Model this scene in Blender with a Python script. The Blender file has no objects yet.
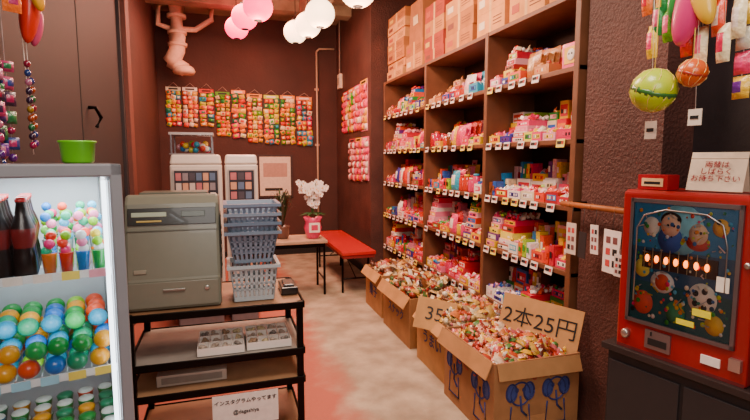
import bpy, math, random
from mathutils import Matrix, Vector, Euler
random.seed(11)
R=random.random
def U(a,b): return a+(b-a)*random.random()
def hx(h):
    h=h.lstrip('#'); o=[]
    for i in (0,2,4):
        c=int(h[i:i+2],16)/255
        o.append(c/12.92 if c<=0.04045 else ((c+0.055)/1.055)**2.4)
    return tuple(o)
scene=bpy.context.scene
# ---------------------------------------------------------------- materials
def newmat(name):
    m=bpy.data.materials.new(name); m.use_nodes=True
    nt=m.node_tree; return m,nt,nt.nodes['Principled BSDF']
def vc(name,rough=.6,metal=0,trans=0,coat=0,noise=.12,nscale=30,bump=0,emit=0,alpha=1):
    m,nt,p=newmat(name)
    a=nt.nodes.new('ShaderNodeAttribute'); a.attribute_name='Col'
    tc=nt.nodes.new('ShaderNodeTexCoord')
    n=nt.nodes.new('ShaderNodeTexNoise'); n.inputs['Scale'].default_value=nscale; n.inputs['Detail'].default_value=4
    nt.links.new(tc.outputs['Object'],n.inputs['Vector'])
    mr=nt.nodes.new('ShaderNodeMapRange'); mr.inputs['To Min'].default_value=1-noise*1.6; mr.inputs['To Max'].default_value=1+noise*1.6
    nt.links.new(n.outputs['Fac'],mr.inputs['Value'])
    mx=nt.nodes.new('ShaderNodeVectorMath'); mx.operation='SCALE'
    nt.links.new(a.outputs['Color'],mx.inputs[0]); nt.links.new(mr.outputs[0],mx.inputs['Scale'])
    nt.links.new(mx.outputs[0],p.inputs['Base Color'])
    p.inputs['Roughness'].default_value=rough; p.inputs['Metallic'].default_value=metal
    p.inputs['Transmission Weight'].default_value=trans; p.inputs['Coat Weight'].default_value=coat
    if emit:
        nt.links.new(a.outputs['Color'],p.inputs['Emission Color']); p.inputs['Emission Strength'].default_value=emit
    if bump:
        b=nt.nodes.new('ShaderNodeBump'); b.inputs['Strength'].default_value=bump; b.inputs['Distance'].default_value=.01
        nt.links.new(n.outputs['Fac'],b.inputs['Height']); nt.links.new(b.outputs[0],p.inputs['Normal'])
    return m
MATTE=vc('painted_matte',.65); GLOSS=vc('plastic_gloss',.3,coat=.2,noise=.04)
METAL=vc('metal_surface',.35,metal=.9,noise=.06); CARD=vc('cardboard',.85,noise=.22,nscale=10)
JELLY=vc('jelly_translucent',.1,trans=.25,coat=.6,noise=.02); GLOW=vc('lamp_glow',.5,emit=5,noise=0)
WRAP=vc('candy_wrapper',.28,coat=.3,noise=.3,nscale=70,bump=.5)
WOOD=vc('dark_wood',.5,noise=.3,nscale=8)
GLOWS=vc('soft_glow',.5,emit=1.6,noise=0)
def glassmat():
    m,nt,p=newmat('clear_glass'); out=nt.nodes['Material Output']
    t=nt.nodes.new('ShaderNodeBsdfTransparent'); g=nt.nodes.new('ShaderNodeBsdfGlossy'); g.inputs['Roughness'].default_value=.03
    f=nt.nodes.new('ShaderNodeFresnel'); f.inputs['IOR'].default_value=1.3
    mx=nt.nodes.new('ShaderNodeMixShader'); nt.links.new(f.outputs[0],mx.inputs[0]); nt.links.new(t.outputs[0],mx.inputs[1]); nt.links.new(g.outputs[0],mx.inputs[2])
    nt.links.new(mx.outputs[0],out.inputs['Surface']); return m
GLASS=glassmat()
MS=[MATTE,GLOSS,METAL,CARD,JELLY,GLOW,WRAP,WOOD,GLASS,GLOWS]
mMAT,mGLO,mMET,mCAR,mJEL,mEMI,mWRA,mWOO,mGLA,mSOF=range(10)
def roomat(name,c1,c2,scale,bump,bscale,rough=.8,extra=None):
    m,nt,p=newmat(name)
    tc=nt.nodes.new('ShaderNodeTexCoord')
    n=nt.nodes.new('ShaderNodeTexNoise'); n.inputs['Scale'].default_value=scale; n.inputs['Detail'].default_value=6
    nt.links.new(tc.outputs['Object'],n.inputs['Vector'])
    r=nt.nodes.new('ShaderNodeValToRGB'); r.color_ramp.elements[0].position=.35; r.color_ramp.elements[1].position=.68
    r.color_ramp.elements[0].color=(*c1,1); r.color_ramp.elements[1].color=(*c2,1)
    nt.links.new(n.outputs['Fac'],r.inputs[0]); nt.links.new(r.outputs[0],p.inputs['Base Color'])
    n2=nt.nodes.new('ShaderNodeTexNoise'); n2.inputs['Scale'].default_value=bscale; n2.inputs['Detail'].default_value=3
    nt.links.new(tc.outputs['Object'],n2.inputs['Vector'])
    b=nt.nodes.new('ShaderNodeBump'); b.inputs['Strength'].default_value=bump; b.inputs['Distance'].default_value=.01
    nt.links.new(n2.outputs['Fac'],b.inputs['Height']); nt.links.new(b.outputs[0],p.inputs['Normal'])
    p.inputs['Roughness'].default_value=rough
    if extra: extra(nt,p,tc,r,n)
    return m
WALL=roomat('stucco_brown',hx('46251f'),hx('5c352d'),3,.8,75,.65)
WALLB=roomat('painted_brown',hx('40211b'),hx('522c24'),1.5,.3,30,.75)
BLACKW=roomat('dark_charcoal',hx('1d1719'),hx('2a2124'),4,.2,30,.5)
CEIL=roomat('concrete_ceiling',hx('7d6a58'),hx('a08a72'),4,.5,20,.85)
def flx(nt,p,tc,r,n):  # base colour turns redder towards low x, edge broken by noise
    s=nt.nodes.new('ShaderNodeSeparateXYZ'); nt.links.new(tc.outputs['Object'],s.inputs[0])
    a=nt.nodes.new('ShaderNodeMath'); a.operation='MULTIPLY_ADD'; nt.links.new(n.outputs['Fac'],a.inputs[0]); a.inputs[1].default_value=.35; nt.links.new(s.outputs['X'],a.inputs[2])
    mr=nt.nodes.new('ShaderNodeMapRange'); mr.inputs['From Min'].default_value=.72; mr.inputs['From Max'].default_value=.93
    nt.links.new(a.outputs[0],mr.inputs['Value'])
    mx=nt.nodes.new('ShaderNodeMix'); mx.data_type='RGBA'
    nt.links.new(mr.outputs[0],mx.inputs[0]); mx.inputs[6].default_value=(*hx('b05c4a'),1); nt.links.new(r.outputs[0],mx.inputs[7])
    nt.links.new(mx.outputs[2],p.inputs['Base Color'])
FLOOR=roomat('concrete_floor',hx('92826e'),hx('bcac94'),5,.4,40,.7,flx)
# ---------------------------------------------------------------- builder
class B:
    def __init__(s): s.v=[];s.f=[];s.c=[];s.m=[];s.s=[];s.M=None
    def add(s,vs,fs,col,mat=0,sm=False,M=None):
        o=len(s.v)
        for p in vs:
            p=Vector(p)
            if M is not None: p=M@p
            if s.M is not None: p=s.M@p
            s.v.append(p)
        for i,f in enumerate(fs):
            s.f.append([o+k for k in f]); s.c.append(col[i] if isinstance(col,list) else col); s.m.append(mat); s.s.append(sm)
    def box(s,c,d,col,mat=0,rz=0,rx=0,ry=0,taper=1):
        x,y,z=d[0]/2,d[1]/2,d[2]/2; t=taper
        vs=[(-x,-y,-z),(x,-y,-z),(x,y,-z),(-x,y,-z),(-x*t,-y*t,z),(x*t,-y*t,z),(x*t,y*t,z),(-x*t,y*t,z)]
        fs=[(0,3,2,1),(4,5,6,7),(0,1,5,4),(1,2,6,5),(2,3,7,6),(3,0,4,7)]
        s.add(vs,fs,col,mat,False,Matrix.Translation(c)@Euler((rx,ry,rz)).to_matrix().to_4x4())
    def bb(s,a,b,col,mat=0):
        s.box([(a[i]+b[i])/2 for i in range(3)],[abs(b[i]-a[i]) for i in range(3)],col,mat)
    def lathe(s,c,prof,col,mat=0,n=20,M=None,cols=None):
        vs=[];fs=[];cc=[]
        for r,z in prof:
            for k in range(n):
                a=2*math.pi*k/n; vs.append((r*math.cos(a),r*math.sin(a),z))
        for j in range(len(prof)-1):
            for k in range(n):
                k2=(k+1)%n; fs.append((j*n+k,j*n+k2,(j+1)*n+k2,(j+1)*n+k)); cc.append(cols[j] if cols else col)
        MM=Matrix.Translation(c)
        if M is not None: MM=MM@M
        if prof[0][0]>1e-4: fs.append(tuple(range(n-1,-1,-1))); cc.append(cc[0])
        if prof[-1][0]>1e-4: fs.append(tuple((len(prof)-1)*n+k for k in range(n))); cc.append(cc[-2])
        s.add(vs,fs,cc,mat,True,MM)
    def cyl(s,p0,p1,r,col,mat=0,n=12,r2=None):
        p0=Vector(p0);p1=Vector(p1);d=p1-p0
        M=d.to_track_quat('Z','Y').to_matrix().to_4x4()
        s.lathe(p0,[(r,0),(r if r2 is None else r2,d.length)],col,mat,n,M)
    def ell(s,c,r,col,mat=0,n=12,m=8,rot=None,cols=None):
        prof=[(math.sin(math.pi*j/m),-math.cos(math.pi*j/m)) for j in range(m+1)]
        M=(Euler(rot).to_matrix().to_4x4() if rot else Matrix())@Matrix.Diagonal((r[0],r[1],r[2],1))
        s.lathe(c,prof,col,mat,n,M,cols)
    def tube(s,pts,r,col,mat=0,n=8):
        pts=[Vector(p) for p in pts]; vs=[];fs=[]
        for i,p in enumerate(pts):
            t=(pts[min(i+1,len(pts)-1)]-pts[max(i-1,0)]).normalized()
            q=t.to_track_quat('Z','Y'); rr=r[i] if isinstance(r,(list,tuple)) else r
            for k in range(n):
                a=2*math.pi*k/n; vs.append(p+q@Vector((rr*math.cos(a),rr*math.sin(a),0)))
        for i in range(len(pts)-1):
            for k in range(n):
                k2=(k+1)%n; fs.append((i*n+k,i*n+k2,(i+1)*n+k2,(i+1)*n+k))
        fs.append(tuple(range(n-1,-1,-1))); fs.append(tuple((len(pts)-1)*n+k for k in range(n)))
        s.add(vs,fs,col,mat,True)
    def pillow(s,c,w,h,d,col,col2,mat=mWRA,rot=None,g=4):
        vs=[];fs=[];cc=[]
        for j in range(g+1):
            for i in range(g+1):
                u=i/g;v=j/g; b=(1-(2*u-1)**4)*(1-(2*v-1)**4)
                vs.append(((u-.5)*w,-d*b,(v-.5)*h))
        for j in range(g):
            for i in range(g):
                a=j*(g+1)+i; fs.append((a,a+1,a+g+2,a+g+1)); cc.append(col2 if (0<j<g-1 and 0<i<g-1) else col)
        M=Matrix.Translation(c)@(Euler(rot).to_matrix().to_4x4() if rot else Matrix())
        s.add(vs,fs,cc,mat,True,M)
    def build(s,name,loc=(0,0,0),rz=0,parent=None,bevel=0,mats=None):
        me=bpy.data.meshes.new(name); me.from_pydata([tuple(v) for v in s.v],[],s.f)
        if not mats:
            u=sorted(set(s.m)); mp={k:i for i,k in enumerate(u)}
            for k in u: me.materials.append(MS[k])
            me.polygons.foreach_set('material_index',[mp[k] for k in s.m])
        else:
            for k in mats: me.materials.append(k)
            me.polygons.foreach_set('material_index',[min(k,len(mats)-1) for k in s.m])
        me.polygons.foreach_set('use_smooth',s.s)
        at=me.attributes.new('Col','FLOAT_COLOR','CORNER'); buf=[]
        for f,c in zip(s.f,s.c): buf+=[c[0],c[1],c[2],1.0]*len(f)
        at.data.foreach_set('color',buf); me.update()
        o=bpy.data.objects.new(name,me); scene.collection.objects.link(o)
        o.location=loc; o.rotation_euler=(0,0,rz)
        if parent: o.parent=parent
        if bevel:
            b=o.modifiers.new('bevel','BEVEL'); b.width=bevel; b.segments=2; b.limit_method='ANGLE'; b.angle_limit=.9
        return o
def empty(name,loc=(0,0,0),rz=0):
    o=bpy.data.objects.new(name,None); scene.collection.objects.link(o); o.location=loc; o.rotation_euler=(0,0,rz); o.empty_display_size=.1; return o
tmats={}
def text(body,size,loc,rot,col,parent,name='lettering',bold=.012):
    k=tuple(round(c,3) for c in col)
    if k not in tmats:
        m,nt,p=newmat('ink_%d'%len(tmats)); p.inputs['Base Color'].default_value=(*col,1); p.inputs['Roughness'].default_value=.6; tmats[k]=m
    cu=bpy.data.curves.new(name,'FONT'); cu.body=body; cu.size=size; cu.extrude=.0006; cu.offset=size*bold; cu.align_x='CENTER'; cu.align_y='CENTER'; cu.materials.append(tmats[k])
    o=bpy.data.objects.new(name,cu); scene.collection.objects.link(o); o.location=loc; o.rotation_euler=rot; o.parent=parent; return o
H90=math.pi/2
W=hx('f2e9e0'); K=hx('151314')
PAL=[hx(c) for c in ('e0205c','f03a78','c81020','e03818','f0a8b8','f4ece0','f07a10','f0c010','d01838','b01028','f080a0','f4f0e8','2a60b8','30983a','e8d8b0','6a2a88','e85028','f8c0c8','38a8c8','f0e050','a0c830','8a4a28','d8203c','3a3a98','f4d030','2080c0','f4f0ea')]
PALP=[hx(c) for c in ('e0205c','f03a78','f080a0','c81020','f0a8b8','f4ece0','f0c010','e03818','d01838')]
# ---------------------------------------------------------------- room
def room(name,boxes,mat):
    b=B()
    for a,c in boxes: b.bb(a,c,W)
    return b.build(name,mats=[mat])
XL=-.82; YB=7.1; ZC=3.35
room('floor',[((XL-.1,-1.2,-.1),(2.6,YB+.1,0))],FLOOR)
room('ceiling',[((XL-.1,-1.2,ZC),(2.6,YB+.1,ZC+.1)),((XL,6.2,ZC-.12),(1.62,6.4,ZC)),((XL,4.2,ZC-.16),(1.75,4.45,ZC)),((.95,0,ZC-.22),(1.2,YB,ZC))],CEIL)
room('wall_back',[((XL-.1,YB,0),(2.4,YB+.1,ZC))],WALLB)
room('wall_left',[((XL-.1,-1.2,0),(XL,YB,ZC))],WALLB)
room('wall_right',[((1.62,5.34,0),(2.6,YB,ZC)),((2.18,2.07,0),(2.6,5.34,ZC)),((1.78,1.6,0),(2.6,2.07,ZC))],WALL)
room('wall_front_right',[((1.95,-1.2,0),(2.6,1.6,ZC))],BLACKW)
b=B()
b.bb((XL,7.08,0),(1.62,7.1,.09),K); b.build('baseboard_back')
b=B(); b.bb((1.605,5.36,0),(1.62,7.08,.09),K); b.build('baseboard_right')
b=B(); dk=hx('241d20'); dk2=hx('30272a')
b.bb((XL,2.1,0),(XL+.03,4.45,ZC-.02),dk)
for y in (2.1,4.4): b.bb((XL,y,0),(XL+.055,y+.06,ZC-.02),dk2)
b.bb((XL,2.1,0),(XL+.05,4.45,.12),dk2)
b.bb((XL+.028,3.24,0),(XL+.034,3.27,ZC-.02),K)
b.tube([(XL+.03,3.4,1.72),(XL+.07,3.4,1.72),(XL+.09,3.44,1.66),(XL+.07,3.4,1.60)],.012,K,mMET)
b.build('door_1',bevel=.004)
b=B(); b.bb((XL,4.46,0),(XL+.09,4.62,ZC-.01),hx('6b3a30')); b.build('trim_1',bevel=.005)
b=B(); pk=hx('c9a58a')
b.tube([(1.32,7.06,2.95),(1.32,7.06,.1)],.014,pk); b.tube([(1.32,7.06,2.95),(1.36,7.06,2.99),(1.58,7.06,3.0)],.014,pk)
for z in (.8,1.6,2.4): b.bb((1.29,7.07,z),(1.35,7.1,z+.03),pk)
b.build('wall_conduit')
b=B(); b.bb((1.58,6.72,2.4),(1.62,6.87,2.6),hx('e9d6bc')); b.bb((1.575,6.75,2.45),(1.58,6.84,2.55),hx('b09a88')); b.tube([(1.6,6.8,2.6),(1.6,6.8,3.34)],.01,hx('8a7468')); b.build('electrical_box',bevel=.006)
b=B(); dc=hx('e8bca0')
b.tube([(-.52,6.75,3.34),(-.52,6.75,2.95),(-.53,6.75,2.78),(-.58,6.78,2.68),(-.62,6.8,2.63)],.1,dc,mMAT,16)
for z in (3.2,3.0,2.85): b.lathe((-.52,6.75,z),[(.1,-.02),(.115,-.02),(.115,.02),(.1,.02)],dc,n=20)
b.tube([(-.62,6.8,2.66),(-.44,6.8,2.55)],.09,dc,mMAT,16)
b.lathe((-.46,6.8,2.5),[(.12,0),(.14,.03),(.12,.08),(.09,.1)],dc,n=18)
b.tube([(-.74,6.8,3.33),(-.74,6.8,3.1),(-.6,6.78,3.05),(-.3,6.78,3.06),(-.1,6.78,3.2),(-.1,6.78,3.33)],.035,dc,mMAT,10)
b.build('ventilation_duct')
# ---------------------------------------------------------------- shelving (front faces -x)
ux,uy=1.76,5.31; L=3.2; DEP=.4; HT=2.27
lv=[.06,.42,.79,1.15,1.51,1.89,HT]; divs=[0,1.2,2.27,L]
wd2=hx('74482f')
b=B()
for x in divs:
    x0=min(max(x-.02,0),L-.04); b.bb((x0,0,0),(x0+.04,DEP,HT),wd2,mWOO)
for z in lv: b.bb((.0,.004,z-.028),(L,DEP,z),wd2,mWOO)
b.bb((0,DEP-.012,0),(L,DEP,HT),hx('42281e'),mWOO)
b.build('shelving_unit',(ux,uy,0),-H90,bevel=.003)
def bits(b,x,y,z,w,d,h,pal):
    p=random.sample(pal,3)
    n=max(2,int(w/.026)); m=max(2,int(d/.04))
    for i in range(n):
        for j in range(m):
            cx=x+w*(i+.5)/n+U(-.006,.006); cy=y+d*(j+.5)/m; cz=z+U(0,h); col=random.choice(p); k=random.randrange(3)
            if k==0: b.ell((cx,cy,cz),(.013,.013,.013),col,mGLO,6,4)
            elif k==1: b.box((cx,cy,cz),(.026,.03,.022),col,mWRA,rz=U(-.7,.7),rx=U(-.5,.5),ry=U(-.5,.5))
            else: b.pillow((cx,cy,cz+.006),.034,.045,.01,col,random.choice(pal),mWRA,(U(-.9,-.2),U(-.5,.5),U(-.5,.5)),3)
def tray(b,x,y,z,w,d,h,pal=PAL,header=True,fill=True):
    c=random.choice(pal); c2=random.choice(pal); t=.005
    b.bb((x,y,z),(x+w,y+d,z+t),c,mCAR)
    b.bb((x,y,z+t),(x+w,y+t,z+h),c,mGLO); b.bb((x,y+d-t,z+t),(x+w,y+d,z+h*1.15),c,mGLO)
    b.bb((x,y+t,z+t),(x+t,y+d-t,z+h),c,mGLO); b.bb((x+w-t,y+t,z+t),(x+w,y+d-t,z+h),c,mGLO)
    b.bb((x+w*.15,y-.001,z+h*.25),(x+w*.85,y,z+h*.75),c2,mMAT)
    for k in range(4):
        bw=w*.09; b.bb((x+w*(.2+.16*k),y-.002,z+h*.35),(x+w*(.2+.16*k)+bw,y-.001,z+h*.65),random.choice((W,K,c,random.choice(pal))),mMAT)
    if header:
        hh=U(.04,.08); b.box((x+w/2,y+d-.004,z+h+hh/2),(w*.96,.004,hh),c2,mGLO,rx=-.12)
        b.box((x+w/2,y+d-.009,z+h+hh/2),(w*.6,.004,hh*.45),random.choice(pal),mMAT,rx=-.12)
        for k in range(3): b.box((x+w*(.3+.2*k),y+d-.012,z+h+hh/2),(w*.1,.003,hh*.25),random.choice((W,K,c)),mMAT,rx=-.12)
    if fill: bits(b,x+.004,y,z+h*.75,w-.008,d,h*.45,pal)
def closed(b,x,y,z,w,d,h,pal=PAL):
    c=random.choice(pal); c2=random.choice(pal)
    b.bb((x,y,z),(x+w,y+d,z+h),c,mGLO); b.bb((x+w*.08,y-.001,z+h*.15),(x+w*.92,y,z+h*.8),c2,mMAT)
    q=random.choice(pal); m=random.randint(2,4)
    for k in range(m): b.bb((x+w*(.14+.72*k/m),y-.002,z+h*.3),(x+w*(.14+.72*(k+.75)/m),y-.001,z+h*U(.5,.7)),random.choice((W,K,c,q)),mMAT)
def jar(b,x,y,z,r,h,pal):
    c=random.choice(pal)
    b.lathe((x,y,z),[(r*.95,0),(r,.01),(r,h*.8),(r*.7,h*.88),(r*.7,h*.9)],c,mJEL,12)
    b.lathe((x,y,z+h*.88),[(r*.75,0),(r*.75,h*.12),(0,h*.12)],random.choice(pal),mGLO,12)
def minirow(b,x,y,z,w,d,h,pal):
    n=max(2,int(w/.035))
    cs=random.sample(pal,3)
    for i in range(n):
        hh=h*U(.75,1.05); b.box((x+w*(i+.5)/n,y+d/2,z+hh/2),(w/n*.86,d*.8,hh),cs[i%3] if R()<.6 else random.choice(pal),mWRA,ry=U(-.07,.07),rx=U(-.08,.05)); b.bb((x+w*(i+.3)/n,y+d*.02,z+hh*.35),(x+w*(i+.7)/n,y+d*.04,z+hh*.7),random.choice((W,K,cs[0])),mMAT)
OR=[hx(c) for c in ('c07a40','d08848','b86830','d89860','c84a30','b02030','e0b080')]
for bi in range(3):
    b=B(); xa=divs[bi]+.03; xb0=divs[bi+1]-.03
    for li in range(0,6):
        xb=xb0-.2 if (bi==2 and li==5) else xb0
        z=lv[li]+.001; top=lv[li+1]-.03; hmax=top-z
        x=xa
        while x<xb-.07:
            pal=PALP if R()<.3 else PAL
            if li==5 and R()<.5: pal=OR
            w=min(U(.09,.16),xb-x); y=.012+U(0,.02); h=U(.04,.075)
            r=R()
            if r<.62:
                tray(b,x,y,z,w-.006,.16,h,pal,header=R()<.2)
                hb=U(.08,.15)
                closed(b,x+.003,.19,z,w-.01,.18,hb,pal)
                q=R()
                if q<.45: tray(b,x+.004,.2,z+hb,w-.014,.15,.05,pal,header=R()<.5 and hb<.12)
                elif q<.8: minirow(b,x+.004,.2,z+hb,w-.014,.1,min(U(.07,.12),hmax-hb-.01),pal)
                else: closed(b,x+.004,.205,z+hb,w-.014,.15,min(U(.06,.12),hmax-hb),pal)
            elif r<.76:
                minirow(b,x,y,z,w-.006,.08,U(.08,.12),pal); minirow(b,x,y+.1,z,w-.006,.08,U(.13,.17),pal); minirow(b,x,y+.2,z,w-.006,.08,U(.18,.22),pal)
            elif r<.86:
                zz=z
                for k in range(random.randint(3,6)):
                    hh=U(.03,.05)
                    if zz+hh>top: break
                    closed(b,x,y+.012*k,zz,w-.008,.22,hh,pal); zz+=hh
                if zz+.04<top: bits(b,x,y+.05,zz+.01,w-.01,.2,.015,pal)
            elif r<.92:
                for jx in (.28,.74):
                    for jy in (.06,.15,.24): jar(b,x+w*jx,jy,z,w*.2,U(.1,.15),pal)
            else:
                for k in range(5):
                    b.pillow((x+w*.5,y+.04+k*.045,z+.08+.012*k),w*.95,.16,.03,random.choice(pal),random.choice(pal),mWRA,(-.12,U(-.1,.1),0))
            x+=w
        x=xa+.04
        while x<xb-.06:
            if R()<.93:
                c=random.choice((W,W,hx('f6e36a'),W)); b.box((x,-.006,z-.022),(.066,.003,.046),c,mMAT,rx=-.15,ry=U(-.05,.05))
                b.box((x-.008,-.009,z-.018),(.035,.002,.016),K,mMAT,rx=-.15); b.box((x+.02,-.009,z-.018),(.012,.002,.018),hx('c02020'),mMAT,rx=-.15)
            x+=U(.09,.16)
    b.build('candy_assortment',(ux,uy,0),-H90)
cb=[hx(c) for c in ('c07c40','b06c34','d08a48','bc7438','d89858')]
def carton_closed(b,x,y,z,w,d,h,col=None,lab=None):
    col=col or random.choice(cb); b.bb((x,y,z),(x+w,y+d,z+h),col,mCAR)
    tp=hx('d8a868')
    b.bb((x+w*.46,y-.001,z),(x+w*.54,y,z+h),tp,mMAT); b.bb((x,y+d*.45,z+h),(x+w,y+d*.55,z+h+.001),tp,mMAT)
    b.bb((x+w*.08,y-.002,z+h*.3),(x+w*.3,y-.001,z+h*.65),lab or random.choice((hx('e8d0b0'),hx('b84a2c'),hx('7a3a2a'),hx('d8b040'))),mMAT)
    for k in range(3): b.bb((x+w*.6,y-.002,z+h*(.3+.15*k)),(x+w*.9,y-.001,z+h*(.34+.15*k)),hx('6a3a28'),mMAT)
zt=HT+.001
b=B(); z=zt
for k in range(7):
    h=[.1,.08,.11,.09,.1,.09,.1][k]; carton_closed(b,.02+U(0,.07),.02+U(0,.03),z,U(.46,.54),.34,h); z+=h+.001
z=zt
for k in range(2):
    h=[.14,.12][k]; carton_closed(b,.64,.03,z,.42,.33,h); z+=h+.001
z=zt
for k in range(4):
    h=[.1,.12,.13,.14][k]; carton_closed(b,1.1+U(0,.02),.03,z,.4,.33,h,random.choice((hx('c0452c'),hx('c07c40'),hx('a83c28')))); z+=h+.001
z=zt
for k in range(3):
    carton_closed(b,1.56+U(0,.02),.02,z,.46,.34,.13); z+=.131
for x in (2.08,2.5):
    z=zt
    for k in range(3): carton_closed(b,x+U(0,.02),.02,z,.36,.34,.15,hx('dc9450')); z+=.151
z=zt
for k in range(2): carton_closed(b,2.9,.03,z,.28,.33,.17,hx('d08848')); z+=.171
b.build('cardboard_cartons',(ux,uy,0),-H90,bevel=.004)
b=B()
b.box((0,0,.19),(.34,.2,.38),hx('a8683a'),mCAR,taper=.9); b.box((0,0,.4),(.3,.03,.05),hx('b87844'),mCAR); b.box((0,-.1,.2),(.12,.003,.08),hx('e0c090'),rx=.05)
b.build('paper_bag',(1.9,4.45,HT+.265),-H90,bevel=.006)
b=B()
b.box((0,0,.07),(.15,.09,.14),hx('f0407c'),mGLO); b.box((0,-.047,.075),(.11,.003,.09),hx('f7c33a'),mMAT); b.ell((0,-.05,.075),(.032,.006,.032),W,mMAT); b.ell((-.01,-.055,.08),(.006,.003,.006),K,mMAT,8,6); b.ell((.012,-.055,.08),(.006,.003,.006),K,mMAT,8,6)
b.build('gift_box',(1.86,2.235,1.891),-H90)
# ---------------------------------------------------------------- wrapped candy heap
def heapz(u,v,h): return h*(1-(2*u-1)**4)*(1-(2*v-1)**4)*(1+.25*math.sin(9*u+2)*math.sin(7*v+1))
def heap(b,x,y,z,w,d,h,n,kind,pal,size=.022):
    g=10; vs=[];fs=[]
    for j in range(g+1):
        for i in range(g+1): vs.append((x+w*i/g,y+d*j/g,z+heapz(i/g,j/g,h)))
    for j in range(g):
        for i in range(g):
            a=j*(g+1)+i; fs.append((a,a+1,a+g+2,a+g+1))
    b.add(vs,fs,[random.choice(pal) for _ in fs],mWRA,True)
    for k in range(n):
        u=U(.04,.96);v=U(.04,.96); c=(x+w*u,y+d*v,z+heapz(u,v,h)+U(0,size*.9)); col=random.choice(pal); s=size*U(.75,1.3)
        if kind=='twist' or (kind=='mix' and R()<.4):
            rot=Euler((U(-.5,.5),U(-.5,.5),U(0,6.28))).to_matrix().to_4x4(); M=Matrix.Translation(c)@rot
            b.lathe((0,0,0),[(s*1.1,-s*2.3),(s*.9,-s*1.9),(s*.2,-s*1.2),(s*.6,-s*.8),(s*.75,0),(s*.6,s*.8),(s*.2,s*1.2),(s*.9,s*1.9),(s*1.1,s*2.3)],col,mWRA,6,M@Matrix.Rotation(H90,4,'Y'),cols=[random.choice(pal)]*2+[col]*4+[col]*2)
        else:
            b.pillow(c,s*3.2,s*4*U(.8,1.3),s*1.1,col,random.choice(pal),mWRA,(-1.2+U(-.8,.9),U(-.6,.6),U(-1.5,1.5)))
def carton(name,loc,w,d,h,col,rz=0):
    e=empty(name,loc,rz); b=B(); t=.008
    b.bb((0,0,0),(w,d,t),col,mCAR)
    b.bb((0,0,t),(w,t,h),col,mCAR); b.bb((0,d-t,t),(w,d,h),col,mCAR)
    b.bb((0,t,t),(t,d-t,h),col,mCAR); b.bb((w-t,t,t),(w,d-t,h),col,mCAR)
    b.bb((w*.4,-.001,0),(w*.6,0,h*.28),tuple(c*1.25 for c in col),mMAT)
    b.build('box_body',parent=e); return e
c4=carton('candy_carton',(1.22,1.96,0),.5,.55,.41,hx('a07048'))
b=B(); cp=[hx(c) for c in ('b83018','c8481e','a02410','d88050','e0c0a0','b83c28','d09070','902010','e0a888','c87038','7a3020','c09838','4a7a38','d06068','e8d8c8','5a2818','d8a820')]
heap(b,.01,.01,.34,.48,.53,.11,600,'mix',cp,.015); b.build('candy_heap',parent=c4)
b=B()
b.box((-.03,.275,.375),(.09,.52,.006),hx('b08050'),mCAR,ry=-1.15,rx=.04); b.box((.25,-.02,.37),(.48,.08,.006),hx('b08050'),mCAR,rx=1.2,ry=.02)
b.build('flaps',parent=c4)
ink=hx('25306e')
b=B()
def ring(b,c,rx,rz,axis,w=.012):
    n=22; pts=[]
    for k in range(n+1):
        a=2*math.pi*k/n
        pts.append((c[0]+rx*math.cos(a),c[1],c[2]+rz*math.sin(a)) if axis=='y' else (c[0],c[1]+rx*math.cos(a),c[2]+rz*math.sin(a)))
    b.tube(pts,w*.4,ink,mMAT,4)
def dsc(b,c,rx,rz,axis):
    b.ell(c,(rx,.0015,rz) if axis=='y' else (.0015,rx,rz),hx('3a4a90'),mMAT,16,6)
for x in (.15,.36):
    dsc(b,(x-.05,-.001,.25),.026,.04,'y'); dsc(b,(x+.05,-.001,.25),.026,.04,'y')
    ring(b,(x,-.001,.24),.055,.06,'y'); ring(b,(x-.05,-.001,.25),.03,.045,'y'); ring(b,(x+.05,-.001,.25),.03,.045,'y'); b.tube([(x,-.001,.23),(x+.01,-.001,.15),(x+.04,-.001,.12)],.006,ink,mMAT,4)
    ring(b,(x-.02,-.001,.26),.006,.008,'y'); ring(b,(x+.02,-.001,.26),.006,.008,'y'); b.tube([(x-.05,-.001,.18),(x-.06,-.001,.06),(x+.06,-.001,.06),(x+.05,-.001,.18)],.005,ink,mMAT,4)
for y in (.13,.42):
    dsc(b,(-.001,y+.06,.25),.026,.04,'x'); dsc(b,(-.001,y-.06,.25),.026,.04,'x')
    ring(b,(-.001,y,.24),.05,.06,'x'); ring(b,(-.001,y+.06,.25),.03,.045,'x'); ring(b,(-.001,y-.06,.25),.03,.045,'x'); b.tube([(-.001,y,.24),(-.001,y,.15),(-.001,y-.04,.12)],.006,ink,mMAT,4); b.tube([(-.001,y+.05,.18),(-.001,y+.06,.06),(-.001,y-.06,.06),(-.001,y-.05,.18)],.005,ink,mMAT,4)
b.build('printed_elephant',parent=c4)
text('もぎり',.09,(-.002,.275,.3),(H90,0,-H90),hx('a02820'),c4,'printed_name')
text('10kg 菓子',.05,(.25,-.002,.33),(H90,0,0),hx('a8322a'),c4,'printed_weight')
def sign(parent,cx,cy,cz,w,h,rz,rx,txt,size,col,ry=0,tc=K):
    e=bpy.data.objects.new('price_card',None); scene.collection.objects.link(e); e.parent=parent; e.location=(cx,cy,cz); e.rotation_euler=Euler((rx,ry,rz),'XYZ')
    b=B(); b.box((0,0,0),(w,.006,h),col,mCAR); b.build('card',parent=e)
    text(txt,size,(0,-.005,0),(H90,0,0),tc,e,bold=0); return e
sign(c4,.385,.19,.515,.43,.24,-.92,-.3,'2本25円',.115,hx('c8925a'),ry=.09)
c3=carton('candy_carton',(1.27,2.56,0),.44,.5,.38,hx('b5854f'))
b=B(); pp=[hx(c) for c in ('d8c8a0','c8a868','e8e0c8','c09848','c87038','d8a838','a88868','b84828','c0c880','d07078','7a4a30')]
heap(b,.01,.01,.33,.42,.48,.14,170,'mix',pp,.018); b.build('snack_heap',parent=c3)
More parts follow.
